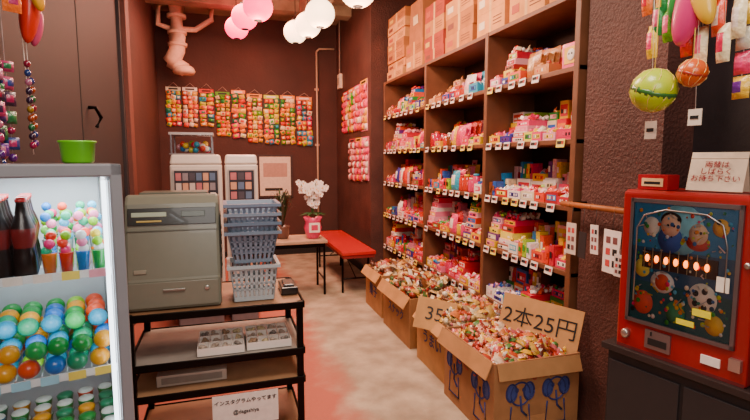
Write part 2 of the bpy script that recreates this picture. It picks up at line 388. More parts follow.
b=B(); b.box((-.03,.25,.345),(.08,.46,.006),hx('c2905a'),mCAR,ry=-.9,rx=-.05); b.build('flaps',parent=c3)
text('うまい',.1,(-.002,.25,.2),(H90,0,-H90),ink,c3,'printed_name')
sign(c3,.03,.14,.405,.36,.2,-.55,-.45,'35円',.12,hx('c8945a'),ry=.14)
c2=carton('candy_carton',(1.27,3.2,0),.43,.62,.38,hx('a07244'))
b=B(); heap(b,.01,.01,.33,.41,.6,.11,150,'mix',[hx(c) for c in ('7a4a28','b88048','5a3a28','d8b070','983018','c89848','b02828','d0c8b0','4a6a38','402820')],.02); b.build('snack_heap',parent=c2)
text('スナック',.09,(-.002,.31,.2),(H90,0,-H90),ink,c2,'printed_name')
b=B(); b.box((-.03,.31,.35),(.1,.58,.006),hx('b5854f'),mCAR,ry=-1.0,rx=.04); b.build('flaps',parent=c2)
c1=carton('candy_carton',(1.29,3.93,0),.42,.5,.38,hx('a87848'))
b=B(); heap(b,.01,.01,.33,.4,.48,.08,70,'mix',[hx(c) for c in ('c89850','8a5a30','d8c098','a03020','603828')],.022); b.build('snack_heap',parent=c1)
b=B(); b.box((-.03,.25,.35),(.09,.46,.006),hx('c09058'),mCAR,ry=-1.0); b.build('flaps',parent=c1)
text('菓子',.12,(-.002,.25,.18),(H90,0,-H90),ink,c1,'printed_name')
# ---------------------------------------------------------------- hanging toy sheets
def sheet(b,x,z,w,h,cols,rows,pal,y=0,backing=None):
    b.bb((x,y-.006,z),(x+w,y-.001,z+h),backing or random.choice(pal),mMAT)
    b.box((x+w/2,y-.009,z+h-.025),(w,.004,.05),random.choice(pal),mMAT); b.box((x+w/2,y-.012,z+h-.025),(w*.6,.004,.02),random.choice((W,K)),mMAT)
    for i in range(cols):
        for j in range(rows):
            c=random.choice(pal);c2=random.choice(pal); k=U(.75,1.1)
            b.pillow((x+w*(i+.5)/cols+U(-.006,.006),y-.012-.004*((i+j)%2),z+(h-.05)*(j+.5)/rows+U(-.006,.006)),w/cols*k,(h-.05)/rows*k,.025,c,c2,mWRA,(0,U(-.4,.4),U(-.2,.2)),4)
bright=[hx(c) for c in ('f09000','e8d010','38a830','e84a18','f0306a','f4ecd0','e02810','30a0c8','f48840','c8d820','f0c030','208060')]
warm=[hx(c) for c in ('f09000','e84010','f07020','f4c810','d82808','f4e0b0','60a020','f0a040','289048')]
b=B()
x=-.72
for (w,z,h,c,r,p) in ((.2,1.85,.52,3,8,bright),(.2,1.84,.53,3,8,[hx('f0d8b0'),hx('f07040'),W,hx('e84a3a'),hx('f0b020')]),(.2,1.85,.52,2,8,bright),(.2,1.72,.62,3,10,warm),(.2,1.7,.64,2,9,bright),(.22,1.64,.68,3,10,warm),(.22,1.62,.7,3,9,bright),(.22,1.62,.7,3,10,warm),(.24,1.6,.7,3,9,bright)):
    sheet(b,x,z,w-.012,h+U(-.03,.03),c,r,p,y=-.008*(r%2),backing=hx('4a2018')); b.tube([(x+.03,-.004,z+h),(x+w/2,-.004,z+h+.06),(x+w-.04,-.004,z+h)],.003,hx('c0a090'),mMAT,4); x+=w+.01
b.build('hanging_toy_sheets',(0,YB-.001,0))
pinks=[hx(c) for c in ('f03070','f86088','e01850','f898b0','f4e0d0','e84030','d81838','f0b020')]
b=B()
for i,(x,z,w,h) in enumerate(((.4,1.76,.28,.56),(.7,1.76,.28,.56),(1.0,1.76,.28,.56),(1.3,1.74,.3,.6))):
    sheet(b,x,z,w-.01,h,3,6,pinks if i!=1 else bright)
for i,(x,z,w,h) in enumerate(((.75,1.13,.3,.54),(1.07,1.13,.28,.54),(1.37,1.15,.28,.52))):
    sheet(b,x,z,w-.01,h,3,6,pinks if i else [W,hx('f0a0a0'),hx('c84050'),hx('8a4040')])
b.build('hanging_toy_sheets',(1.619,YB-.05,0),-H90)
# ---------------------------------------------------------------- lanterns
def lantern(name,c,r,col):
    e=empty(name,c); b=B(); prof=[]
    n=28
    for j in range(n+1):
        t=math.pi*(.09+.82*j/n); k=1+.018*(1 if j%2 else -1); prof.append((r*math.sin(t)*k,-r*.95*math.cos(t)*k))
    b.lathe((0,0,0),prof,col,mEMI,24); b.build('paper_shade',parent=e)
    b=B(); b.lathe((0,0,r*.9),[(r*.3,0),(r*.3,.02)],K,mMAT,16); b.lathe((0,0,-r*.93),[(r*.28,0),(r*.28,.015)],K,mMAT,16)
    b.cyl((0,0,r*.9),(0,0,ZC-c[2]-.0),.004,K); b.build('cord_and_rings',parent=e)
wl=hx('ffd9ac'); pl=hx('f0185a')
for c in ((.886,4.54,2.74),(.88,5.17,2.80),(.84,5.8,2.88),(.955,3.47,2.62)): lantern('paper_lantern',c,.135,wl)
for c in ((.34,4.71,2.80),(.25,5.37,2.88),(.19,6.1,2.95)): lantern('paper_lantern',c,.135,pl)
# ---------------------------------------------------------------- capsule toy machines
wm=hx('d2c8be'); gr=hx('7a7478')
def gacha(loc,w,cols,bin_):
    e=empty('capsule_toy_machine',loc); b=B()
    b.bb((.02,.02,0),(w-.02,.44,.12),gr); b.bb((0,0,.12),(w,.45,1.36),wm,mGLO)
    b.box((w/2,.225,1.40),(w,.45,.08),wm,mGLO,taper=.93)
    b.build('cabinet',parent=e,bevel=.015)
    b=B(); cw=(w-.04)/cols
    for col in range(cols):
        for row in range(2):
            x=.02+col*cw; z=.2+row*.58
            b.bb((x+.005,-.012,z),(x+cw-.005,.0,z+.54),hx('b6aca6'),mGLO)
            b.bb((x+.015,-.016,z+.2),(x+cw-.015,-.012,z+.53),hx('2a2630'),mGLO)
            m=int(cw/.06)
            for i in range(m):
                for j in range(4):
                    s_=(cw-.05)/m; b.bb((x+.025+i*s_,-.019,z+.212+j*.08),(x+.025+i*s_+s_*.8,-.016,z+.272+j*.08),random.choice((W,hx('c8b8b0'),hx('b86a70'),hx('5a7090'),hx('d09878'),hx('4a4450'),hx('8a8088'))),mMAT)
            cx=x+cw*.66
            b.lathe((cx,-.012,z+.12),[(.05,0),(.05,.02),(.042,.025),(.0,.025)],W,mGLO,20,Matrix.Rotation(H90,4,'X')); b.bb((cx-.04,-.055,z+.11),(cx+.04,-.036,z+.13),hx('c03040'),mGLO)
            b.bb((x+.02,-.014,z+.04),(x+cw*.36,-.010,z+.14),K); b.bb((x+.03,-.016,z+.155),(x+cw*.34,-.012,z+.185),hx('c8c0c0'),mMET)
    b.build('front_units',parent=e)
    if bin_:
        b=B(); b.bb((-.0,.05,1.441),(.34,.38,1.45),gr,mGLO)
        for xx in (.01,.32): 
            for yy in (.06,.36): b.bb((xx,yy,1.45),(xx+.012,yy+.012,1.6),gr,mMET)
        b.bb((.0,.05,1.6),(.34,.38,1.62),hx('a8a0a0'),mGLO); b.bb((.015,.055,1.45),(.325,.059,1.6),W,mGLA)
        for k in range(40): b.ell((U(.05,.29),U(.1,.34),1.475+U(0,.06)),(.024,.024,.024),random.choice(PAL),mGLO,8,6)
        b.build('capsule_bin',parent=e)
gacha((-.42,4.15,0),.40,1,True); gacha((.0,4.2,0),.27,1,False)
b=B(); b.bb((0,-.02,0),(.5,0,.62),hx('3a2624')); b.bb((.03,-.024,.03),(.47,-.02,.59),hx('e0cdb8')); b.bb((.08,-.026,.3),(.42,-.024,.5),hx('b89080')); b.bb((.1,-.026,.1),(.35,-.024,.14),K)
b.build('wall_poster',(.45,YB-.001,.85),bevel=.004)
# ---------------------------------------------------------------- low table
b=B()
b.bb((0,0,.545),(.62,.46,.575),hx('b89a80'),mWOO)
for x in (.02,.578):
    for y in (.02,.42): b.bb((x,y,0),(x+.022,y+.022,.545),K,mMET)
b.bb((.02,.025,.50),(.6,.035,.545),K,mMET); b.bb((.02,.42,.5),(.6,.43,.545),K,mMET); b.bb((.025,.02,.15),(.035,.44,.17),K,mMET); b.bb((.585,.02,.15),(.595,.44,.17),K,mMET)
b.build('side_table',(.37,4.8,0),bevel=.003)
b=B(); b.lathe((0,0,0),[(.05,0),(.065,.02),(.075,.12),(.08,.13),(.07,.13),(.065,.11),(.0,.11)],hx('6a4a40'),mGLO,18)
for k in range(110):
    a=U(0,6.28); l=U(.25,.44); sp=U(.04,.14); w=.009
    vs=[];fs=[]
    for i in range(6):
        t=i/5; p=Vector((math.cos(a)*sp*t*1.1,math.sin(a)*sp*t*1.1,.1+l*math.sin(t*2.0)*.95)); ww=w*(1-t*.9)*(1.2 if i else .6); d=Vector((-math.sin(a),math.cos(a),0))*ww
        vs+=[p-d,p+d]
    for i in range(5): fs.append((2*i,2*i+1,2*i+3,2*i+2))
    b.add(vs,fs,random.choice((hx('1c3a20'),hx('2a4a28'),hx('3a2c24'),hx('26301e'))),mGLO,True)
b.build('potted_grass_plant',(.56,5.05,.576))
e=empty('potted_orchid',(.87,4.98,.576)); e.scale=(1.12,1.12,1.12); b=B()
b.lathe((0,0,0),[(.05,0),(.06,.01),(.085,.1),(.07,.16),(.09,.2),(.08,.2),(.06,.15),(0,.15)],hx('e8407a'),mGLO,20)
b.box((0,-.09,.11),(.1,.004,.09),W); b.box((0,-.093,.11),(.06,.002,.05),hx('d03060')); b.build('vase',parent=e)
b=B()
for k in range(8):
    a=k*.82; pts=[]
    for i in range(7):
        t=i/6; pts.append((math.cos(a)*.11*t**1.5,math.sin(a)*.09*t**1.5,.16+.36*math.sin(t*1.75)*U(.75,1.05)))
    b.tube(pts,.004,hx('3a5a28'),mMAT,5)
    for i in range(2,7):
        for q in range(2):
            c=Vector(pts[i])+Vector((U(-.025,.025),U(-.03,.01),U(-.02,.02))); ya=U(-.5,.5)
            for pt in range(5):
                an=pt*1.2566; M=Matrix.Translation(c)@Matrix.Rotation(ya,4,'Z')@Matrix.Rotation(an,4,'Y')
                b.add([(0,0,0),(.013,-.004,.012),(.009,-.006,.028),(-.009,-.006,.028),(-.013,-.004,.012)],[(0,1,2,3,4)],hx('fbf2ee'),mMAT,False,M)
            b.ell(c+Vector((0,-.008,0)),(.006,.006,.006),hx('f0b040'),mMAT,6,4)
for k in range(9):
    a=k*.7; b.add([(0,0,.18),(math.cos(a)*.06-.02,math.sin(a)*.06,.24),(math.cos(a)*.14,math.sin(a)*.12,.22),(math.cos(a)*.06+.02,math.sin(a)*.06,.24)],[(0,1,2,3)],hx('2f5a2c'),mGLO)
b.build('blossoms',parent=e)
# ---------------------------------------------------------------- red bench
b=B(); rd=hx('c8181e')
b.bb((0,0,.42),(.36,1.55,.455),rd,mGLO)
b.bb((.01,.01,.385),(.35,1.54,.42),hx('8a1a20'))
for y in (.12,1.4):
    for x in (.03,.31):
        b.tube([(x,y,.4),(x,y,.001)],.012,K,mMET,8)
    b.tube([(.03,y,.15),(.31,y,.15)],.009,K,mMET,8); b.tube([(.17,y,.16),(.17,.75,.38)],.007,K,mMET,6)
b.build('red_bench',(1.12,4.7,0),bevel=.006)
# ---------------------------------------------------------------- cart with register
tx0,tx1,ty0,ty1=-.42,.33,2.18,2.66
b=B(); bk=hx('1c1816'); wt=hx('8a6648')
for x in (tx0,tx1-.03):
    for y in (ty0,ty1-.03): b.bb((x,y,0),(x+.03,y+.03,.742),bk,mMET)
for z,c in ((.742,wt),(.52,hx('9a938a')),(.38,hx('a07a58')),(.1,wt)):
    b.bb((tx0+.004,ty0+.004,z-.022),(tx1-.004,ty1-.004,z),c,mWOO)
    b.bb((tx0,ty0-.008,z-.03),(tx1,ty0,z+.004),bk,mMET); b.bb((tx0,ty1,z-.03),(tx1,ty1+.008,z+.004),bk,mMET)
    b.bb((tx1,ty0,z-.03),(tx1+.008,ty1,z+.004),bk,mMET); b.bb((tx0-.008,ty0,z-.03),(tx0,ty1,z+.004),bk,mMET)
cart=b.build('display_cart',bevel=.003)
e=empty('cash_register',(-.42,2.22,.746)); b=B(); rg=hx('747668'); rg2=hx('5a5e52')
def prism(b,x0,x1,prof,col,mat=0):
    n=len(prof); vs=[(x0,p[0],p[1]) for p in prof]+[(x1,p[0],p[1]) for p in prof]
    fs=[tuple(range(n)),tuple(range(2*n-1,n-1,-1))]+[(i,n+i,n+(i+1)%n,(i+1)%n) for i in range(n)]
    b.add(vs,fs,col,mat)
prism(b,0,.39,[(0,0),(0,.13),(.005,.14),(.065,.46),(.1,.5),(.36,.48),(.38,.0)],rg,mGLO)
b.build('housing',parent=e,bevel=.014)
b=B()
b.bb((.012,-.006,.015),(.378,0,.125),hx('7c7c6e'),mGLO); b.bb((.15,-.014,.085),(.24,-.006,.095),hx('a8a8a0'),mMET); b.lathe((.33,-.006,.09),[(.01,0),(.01,.006),(0,.006)],hx('c8c8c0'),mMET,14,Matrix.Rotation(H90,4,'X'))
sl=math.atan2(.06,.32)
def onface(u,v,w,h,col,mat=0,th=.006,off=0):
    cy=.005+.06*v; cz=.14+.32*v; b.box((u,cy-.003-off,cz),(w,th,h),col,mat,rx=-sl)
onface(.195,.83,.36,.075,hx('141a16'),mGLO,.008)
onface(.1,.86,.14,.02,hx('a8b8a0'),mGLO,.004,.005); onface(.28,.86,.1,.026,hx('38463c'),mGLO,.004,.005); onface(.1,.77,.1,.008,hx('c8b060'),mMAT,.004,.005)
onface(.195,.64,.37,.006,rg2,mGLO,.004); onface(.06,.1,.05,.018,hx('a8a898'),mMET,.004)
b.bb((.05,.15,.485),(.34,.3,.505),rg2,mGLO); b.bb((.391,.1,.1),(.395,.3,.4),rg2)
for k in range(6): b.bb((.390,.14,.15+k*.035),(.398,.28,.16+k*.035),hx('3a403a'))
b.build('drawer_and_panel',parent=e,bevel=.003)
def basket(b,c,w0,w1,h,col,lat=True):
    cx,cy,cz=c; t=.004
    b.box((cx,cy,cz+.003),(w0,w0,.006),col,mGLO)
    for k in range(4):
        a=k*H90; M0=Matrix.Translation((cx,cy,cz))@Matrix.Rotation(a,4,'Z')
        def q(u0,u1,v0,v1):
            def P(u,v,o): 
                w=w0+(w1-w0)*v; return (u*w/2,-w/2+o,h*v)
            vs=[P(u0,v0,0),P(u1,v0,0),P(u1,v1,0),P(u0,v1,0),P(u0,v0,t),P(u1,v0,t),P(u1,v1,t),P(u0,v1,t)]
            b.add(vs,[(0,1,2,3),(7,6,5,4),(0,4,5,1),(1,5,6,2),(2,6,7,3),(3,7,4,0)],col,mGLO,False,M0)
        q(-1,1,0,.12); q(-1,1,.86,1); q(-1,1,.45,.52)
        q(-1,1,.3,.34); q(-1,1,.66,.71)
        n=9
        for i in range(n+1):
            u=-1+2*i/n; q(max(-1,u-.06),min(1,u+.06),.12,.86)
        b.add([( -w1/2-.012,-w1/2-.012,h),(w1/2+.012,-w1/2-.012,h),(w1/2,-w1/2,h),(-w1/2,-w1/2,h),(-w1/2-.012,-w1/2-.012,h-.014),(w1/2+.012,-w1/2-.012,h-.014),(w1/2,-w1/2,h-.014),(-w1/2,-w1/2,h-.014)],[(0,1,2,3),(4,7,6,5),(0,4,5,1)],col,mGLO,False,M0)
b=B()
basket(b,(.115,2.34,.747),.18,.215,.17,hx('b0bcc2'))
for k in range(4): basket(b,(.115,2.34,.925+k*.042),.17,.23,.15,hx(['75869a','687a90','8090a4','74849c'][k]),True)
b.build('plastic_basket_stack')
b=B(); b.bb((0,0,0),(.08,.16,.035),K,mGLO); b.bb((.015,.02,.035),(.065,.14,.045),hx('3a3636'),mGLO); b.build('card_reader',(.245,2.3,.747),bevel=.004)
def ptray(name,loc,w,d):
    b=B(); c=W; h=.035
    b.bb((0,0,0),(w,d,.004),c,mGLO)
    for i in range(5): b.bb((w*i/4-.002,0,0),(w*i/4+.002,d,h),c,mGLO)
    for j in range(4): b.bb((0,d*j/3-.002,0),(w,d*j/3+.002,h),c,mGLO)
    for i in range(4):
        for j in range(3):
            col=random.choice((hx('b0a090'),hx('8a8078'),hx('c8b890'),hx('a08468')))
            for k in range(7): b.ell((w*(i+.5)/4+U(-.013,.013),d*(j+.5)/3+U(-.02,.02),.014+U(0,.02)),(.01,.01,.008),col,mMAT,7,5)
    b.build(name,loc)
ptray('compartment_tray',(-.14,2.2,.525),.2,.24); ptray('compartment_tray',(.075,2.21,.525),.2,.24)
b=B(); b.bb((0,0,0),(.3,.3,.05),hx('b8aca0'),mGLO); b.bb((.02,-.002,.01),(.28,0,.04),hx('8a8078')); b.build('storage_case',(-.32,2.25,.384),bevel=.006)
e=empty('notice_card',(.06,2.165,.2)); e.parent=cart; b=B(); b.box((0,0,.07),(.29,.003,.15),W); b.build('paper',parent=e)
text('インスタグラムやってます',.023,(0,-.003,.11),(H90,0,0),K,e); text('@dagashiya',.024,(0,-.003,.06),(H90,0,0),K,e)
# ---------------------------------------------------------------- drinks fridge
FX,FY=-.236,1.277; fr=math.radians(15)
e=empty('display_fridge',(FX,FY,0),fr); b=B(); fw=.46; fd=.4; fh=1.39; fc=hx('d8d8d8'); fg=hx('8a8c92')
b.bb((-fw,0.02,0),(0,fd,.5),fc,mGLO)
b.bb((-.03,.02,.5),(0,fd,fh),fc,mGLO); b.bb((-fw,.02,.5),(-fw+.03,fd,fh),fc,mGLO); b.bb((-fw+.03,fd-.02,.5),(-.03,fd,fh),hx('c4ccd2'),mGLO)
b.bb((-fw,.02,fh-.025),(0,fd,fh),hx('5a5c62'),mGLO)
b.build('cabinet',parent=e,bevel=.006)
b=B()
for a,c in (((-fw,-.012,.45),(-fw+.028,.018,fh)),((-.026,-.012,.45),(0,.018,fh)),((-fw,-.012,fh-.03),(0,.018,fh-.0)),((-fw,-.012,.45),(0,.018,.49))): b.bb(a,c,fg,mGLO)
b.build('door_frame',parent=e,bevel=.004)
b=B(); b.bb((-fw+.028,.0,.49),(-.026,.004,fh-.03),W,mGLA); b.build('door_glass',parent=e)
b=B(); b.bb((-.042,.024,.52),(-.032,.034,fh-.04),hx('e8f4ff'),mEMI); b.build('led_strip',parent=e)
b=B()
shz=[.65,.88,1.125]
for z in shz:
    for k in range(24): 
        x=-fw+.032+k*(fw-.064)/23; b.cyl((x,.04,z),(x,fd-.03,z),.0018,hx('c8ccd0'),mMET,5)
    for y in (.04,.2,fd-.03): b.cyl((-fw+.03,y,z-.003),(-.03,y,z-.003),.003,hx('c8ccd0'),mMET,6)
    b.bb((-fw+.03,.03,z-.006),(-.03,.034,z+.012),hx('eef2f4'),mGLO)
b.build('wire_shelves',parent=e)
b=B(); cola=hx('1a0a08')
def bottle(x,y,z):
    pr=[(.022,0),(.025,.01),(.023,.05),(.020,.07),(.025,.1),(.024,.115),(.014,.145),(.010,.172),(.012,.176),(.012,.186)]
    cs=[cola]*3+[hx('6a1414')]*2+[cola]*2+[hx('2a1c1a')]+[hx('b02020')]
    b.lathe((x,y,z),pr,cola,mGLO,14,None,cs)
for k in range(5):
    x=-.39+k*.047
    for y in (.065,.118,.171,.224): bottle(x,y,shz[2]+.003)
b.build('cola_bottles',parent=e)
b=B(); jel=[hx(c) for c in ('18a040','1078d0','e03018','f07810','20b888','e02878','88cc10')]
jg=[hx(c) for c in ('109038','0c8c60','1068c0','e8a010','88c810','e04818','20a048','0880a8')]
lol=[hx(c) for c in ('f080b0','f4d830','50c0f0','f05030','80e060','e8f0f4')]
for i in range(4):
    for j in range(5):
        x=-.155+i*.034;y=.055+j*.05; z0=shz[2]+.003+ (0 if j<2 else .02)
        b.lathe((x,y,z0),[(.012,0),(.016,.05),(.017,.052),(.0,.052)],random.choice(jel+[hx('e0f0f4')]),mJEL,10)
        for q in range(3+j//2): b.ell((x+U(-.008,.008),y+U(-.01,.01),z0+.058+q*.017),(.012,.011,.012),random.choice(lol+jel),mGLO,9,6,(U(-.4,.4),U(-.4,.4),0))
b.build('jelly_sticks',parent=e)
def cups(b,z,big):
    st=.048 if big else .05
    x=-fw+.06
    while x<-.05:
        for j in range(5):
            y=.062+j*.055; c=random.choice(jg); lay=(2 if j==0 else 3) if big else 2
            for l in range(lay):
                zz=z+.003+l*.044
                if big:
                    b.ell((x+U(-.003,.003)+(l%2)*.012,y+U(-.004,.004),zz+.023),(.0225,.0225,.022),c if R()<.5 else random.choice(jg),mGLO,16,12)
                else:
                    b.lathe((x,y,zz),[(.015,0),(.02,.034),(.021,.036),(.0,.037)],c,mGLO,14); b.ell((x,y,zz+.037),(.02,.02,.008),random.choice((c,hx('e8f0e8'))),mGLO,12,6)
        x+=st
b=B(); cups(b,shz[1],True); cups(b,shz[0],False); b.build('jelly_cups',parent=e)
b=B()
for k in range(7): b.box((-fw+.07+k*.055,.026,1.128),(.036,.002,.02),random.choice((hx('f8e060'),W,hx('f0a0b0'))))
for k in range(7): b.box((-fw+.07+k*.055,.026,.883),(.036,.002,.02),random.choice((hx('f8e060'),W,hx('a0d8f0'))))
b.build('price_tags',parent=e)
b=B(); g=hx('6fd010')
b.lathe((0,0,0),[(.032,0),(.036,.005),(.04,.05),(.043,.052),(.043,.056),(.037,.056),(.034,.01),(0,.01)],g,mGLO,24); b.build('green_tin_cup',(-.355,1.40,1.391))
# ---------------------------------------------------------------- hanging toys on left
e=empty('hanging_toy_rack'); b=B()
b.tube([(-.72,1.7,2.35),(-.72,2.3,2.35)],.008,hx('6a5a50'),mMET,8)
for yy in (1.71,2.29): b.tube([(-.72,yy,2.35),(-.72,yy,ZC)],.003,K,mMAT,5)
b.build('rail',parent=e)
b=B()
dkp=[hx(c) for c in ('a01850','5a2080','b03068','203c80','901838','c07090','382040','207040')]
for k in range(6):
    y=1.86+k*.03; x=-.74+U(-.02,.04); z=1.74
    b.tube([(-.72,y,2.35),(x,y,1.38)],.0015,hx('a09090'),mMAT,4)
    while z>1.38:
        h=U(.025,.05); c=random.choice(dkp)
        if R()<.6: b.pillow((x,y,z-h/2),.045,h,.015,c,random.choice(dkp),mWRA,(0,0,U(.2,1.2)))
        else: b.ell((x,y,z-h/2),(.014,.014,h*.45),c,mJEL,9,6)
        z-=h+U(.004,.02)
for (y,x,z0,z1) in ((2.17,-.7,1.76,1.42),(2.2,-.7,1.7,1.46)):
    b.tube([(-.72,y,2.35),(x,y,z1)],.0015,W,mMAT,4); z=z0
    while z>z1:
        b.ell((x,y,z),(.012,.012,.014),random.choice(dkp+[hx('a08020'),hx('a04018')]),mJEL,9,6); z-=.034
b.build('toy_strings',parent=e)
b=B()
b.ell((-.67,2.15,1.98),(.035,.035,.15),hx('d02810'),mGLO,16,12,(0,.12,0)); b.ell((-.65,2.12,2.06),(.03,.03,.12),hx('e8a818'),mGLO,14,10,(0,-.2,0)); b.ell((-.67,2.2,1.9),(.022,.022,.07),hx('c84878'),mGLO,14,10,(0,.2,0))
for k in range(9):
    yy=U(1.9,2.06); zz=U(1.9,2.15); b.pillow((-.70+U(-.03,.03),yy,zz),.055,.09,.02,random.choice(dkp+warm),random.choice(dkp),mWRA,(0,0,U(.2,.9))); b.tube([(-.7,yy,zz+.04),(-.72,yy,2.35)],.0012,W,mMAT,4)
b.tube([(-.67,2.15,2.1),(-.72,2.15,2.35)],.002,W,mMAT,4); b.build('inflatable_toys',parent=e)
# ---------------------------------------------------------------- right: red tabletop game on cabinet
GA=-math.radians(77); GX,GY=1.475,1.485
b=B()
b.bb((-.03,.0,0),(.55,.3,.64),hx('1c1719')); b.bb((-.05,-.02,.64),(.58,.31,.665),hx('2a201f'),mWOO)
b.bb((-.02,-.008,.06),(.25,.0,.6),hx('261f21')); b.bb((.265,-.008,.06),(.54,.0,.6),hx('261f21')); b.cyl((.23,-.02,.3),(.23,-.02,.4),.006,hx('888080'),mMET); b.bb((.228,-.02,.3),(.232,-.008,.305),K)
b.build('black_cabinet',(GX,GY,0),GA,bevel=.004)
e=empty('coin_pinball_game',(GX,GY,.666),GA); e.scale=(.84,1,1); b=B(); gw=.53; gh=.62; rr=hx('98181a')
prism(b,0,gw,[(0,0),(0,gh-.01),(.02,gh),(.25,gh),(.25,0)],rr,mGLO); b.build('housing',parent=e,bevel=.008)
b=B()
wx0,wx1,wz0,wz1=.06,.47,.13,.575
for a,c in (((wx0-.015,-.012,wz0-.015),(wx0,0,wz1+.015)),((wx1,-.012,wz0-.015),(wx1+.015,0,wz1+.015)),((wx0-.015,-.012,wz1),(wx1+.015,0,wz1+.015)),((wx0-.015,-.012,wz0-.015),(wx1+.015,0,wz0))): b.bb(a,c,hx('8a8488'),mMET)
b.bb((wx0,-.002,wz0),(wx1,0,wz1),hx('1c5478'),mGLO)
b.build('window_frame',parent=e,bevel=.002)
b=B(); y=-.003
def disc(x,z,r,col,o=0,mat=mMAT,rz=None):
    b.lathe((x,y-o,z),[(r,0),(r,.0012),(0,.0012)],col,mat,24,Matrix.Rotation(H90,4,'X')@Matrix.Diagonal((1,(rz or r)/r,1,1)))
b.bb((wx0,y,.41),(wx1,y+.001,wz1),hx('2a80b0')); b.bb((wx0,y,wz0),(wx1,y+.001,.28),hx('1a5a60'))
disc(.26,.49,.09,hx('88d0e0')); disc(.22,.5,.04,hx('f4c8a8'),.002); disc(.22,.52,.042,hx('2a1c18'),.0015,rz=.028); disc(.33,.48,.036,hx('f0c8a0'),.002); disc(.33,.45,.045,hx('d03a30'),.0015,rz=.028)
disc(.14,.49,.035,hx('e8e0d0'),.002); disc(.41,.51,.03,hx('f0b040'),.002); disc(.22,.45,.05,hx('3a60b0'),.0012)
for xx in (.21,.235): disc(xx,.5,.005,K,.004)
for xx in (.32,.34): disc(xx,.485,.005,K,.004)
disc(.11,.33,.035,hx('f0e060'),.002); disc(.2,.29,.05,hx('f4f0e8'),.002,rz=.04); disc(.2,.29,.03,hx('e05030'),.003)
disc(.36,.26,.055,hx('f4ead8'),.002)
for k in range(5): disc(.36+.03*math.cos(k*1.2566),.26+.03*math.sin(k*1.2566),.011,K,.004)
disc(.12,.2,.045,hx('e85a40'),.002); disc(.26,.19,.04,hx('48a070'),.002); disc(.41,.18,.035,hx('f0c040'),.002)
for k in range(150): disc(U(wx0+.015,wx1-.015),U(wz0+.015,wz1-.015),U(.003,.009),random.choice(bright+[hx('60c0e0'),hx('2060a0'),W,K,hx('1a4060')]),.005)
for k in range(30):
    cx=U(wx0+.03,wx1-.03); cz=U(wz0+.02,wz1-.03); b.box((cx,y-.006,cz),(U(.01,.035),.002,.004),random.choice((W,hx('c8c8c8'),hx('e8c040'))),mMET,ry=U(-1,1))
b.bb((.11,y-.006,.335),(.41,y-.001,.4),hx('3a2018'))
for k in range(8): 
    b.bb((.118+k*.036,y-.008,.335),(.12+k*.036,y-.005,.41),hx('d8c8a0'),mMET)
b.bb((.33,y-.009,.20),(.40,y-.005,.225),hx('e8e020')); b.bb((.27,y-.009,.155),(.34,y-.005,.175),hx('e8e020')); b.bb((.41,y-.009,.3),(.455,y-.005,.35),hx('f0e8d8'))
b.tube([(wx0+.02,y-.008,.2),(wx0+.02,y-.008,.48),(wx0+.05,y-.008,.53),(.2,y-.008,.555),(.36,y-.008,.55),(.42,y-.008,.52),(.44,y-.008,.45),(.44,y-.008,.3)],.003,hx('a8a8a8'),mMET,6)
b.build('playfield',parent=e)
b=B()
for k in range(7): b.ell((.135+k*.04,y-.012,.372),(.009,.006,.014),hx('ff7a10'),mEMI,10,6)
b.build('lamps',parent=e)
b=B(); b.bb((wx0,-.011,wz0),(wx1,-.010,wz1),W,mGLA); b.build('glass',parent=e)
b=B(); b.bb((.14,-.008,.03),(.25,0,.1),hx('9a9698'),mMET); b.bb((.155,-.01,.045),(.235,-.008,.07),K); b.bb((.165,-.011,.08),(.17,-.008,.095),K)
b.bb((.37,-.006,.04),(.44,0,.07),W); b.bb((.475,-.018,.05),(.515,0,.09),hx('c8c0b8'),mMET); b.lathe((.05,0,.06),[(.018,0),(.018,.015),(.012,.02),(0,.02)],hx('c0b8b0'),mMET,16,Matrix.Rotation(H90,4,'X'))
b.lathe((.507,0,.4),[(.01,0),(.01,.01),(0,.01)],hx('c0b8b0'),mMET,14,Matrix.Rotation(H90,4,'X'))
b.bb((.005,-.001,.0),(.525,.0,.012),hx('6a1a1c'))
b.build('coin_slot_and_handle',parent=e)
e=empty('handwritten_sign',(1.60,1.23,1.288),GA+.1); b=B(); b.box((0,.03,.07),(.17,.004,.14),hx('f0dcc0'),rx=-.3); b.box((0,.06,.06),(.17,.004,.12),hx('e0ccb0'),rx=.3); b.build('folded_card',parent=e)
text('両替は\nしばらく\nお待ち下さい',.025,(0,.024,.07),(H90-.3,0,0),hx('a02838'),e,bold=0)
b=B(); b.bb((0,0,0),(.11,.08,.055),hx('b01424'),mGLO); b.bb((.015,-.002,.012),(.095,0,.042),hx('f0c890')); b.bb((.025,-.003,.02),(.085,-.002,.03),K); b.build('small_red_box',(1.52,1.465,1.288),GA,bevel=.003)
b=B(); bam=hx('a8602c')
b.cyl((1.70,1.66,1.17),(1.70,2.12,1.17),.014,bam,mWOO)
for y in (1.75,1.9,2.05): b.lathe((1.70,y,1.17),[(.014,-.004),(.017,0),(.014,.004)],bam,mWOO,12,Matrix.Rotation(H90,4,'X'))
for y in (1.7,2.03): b.bb((1.70,y,1.175),(1.78,y+.01,1.185),K,mMET)
b.build('bamboo_rod')
b=B()
def hcard(y,z,w,h,col,x=1.675,pat=True):
    b.box((x,y,z),(.003,w,h),col,mMAT,rx=U(-.05,.05)); b.tube([(x,y,z+h/2),(1.682,y,1.165)],.0015,K,mMAT,4)
    if pat:
        for i in range(2):
            for j in range(3): b.box((x-.002,y+(i-.5)*w*.4,z+(j-1)*h*.27),(.002,w*.25,h*.15),random.choice((K,hx('7a4a4a'),hx('c84040'))))
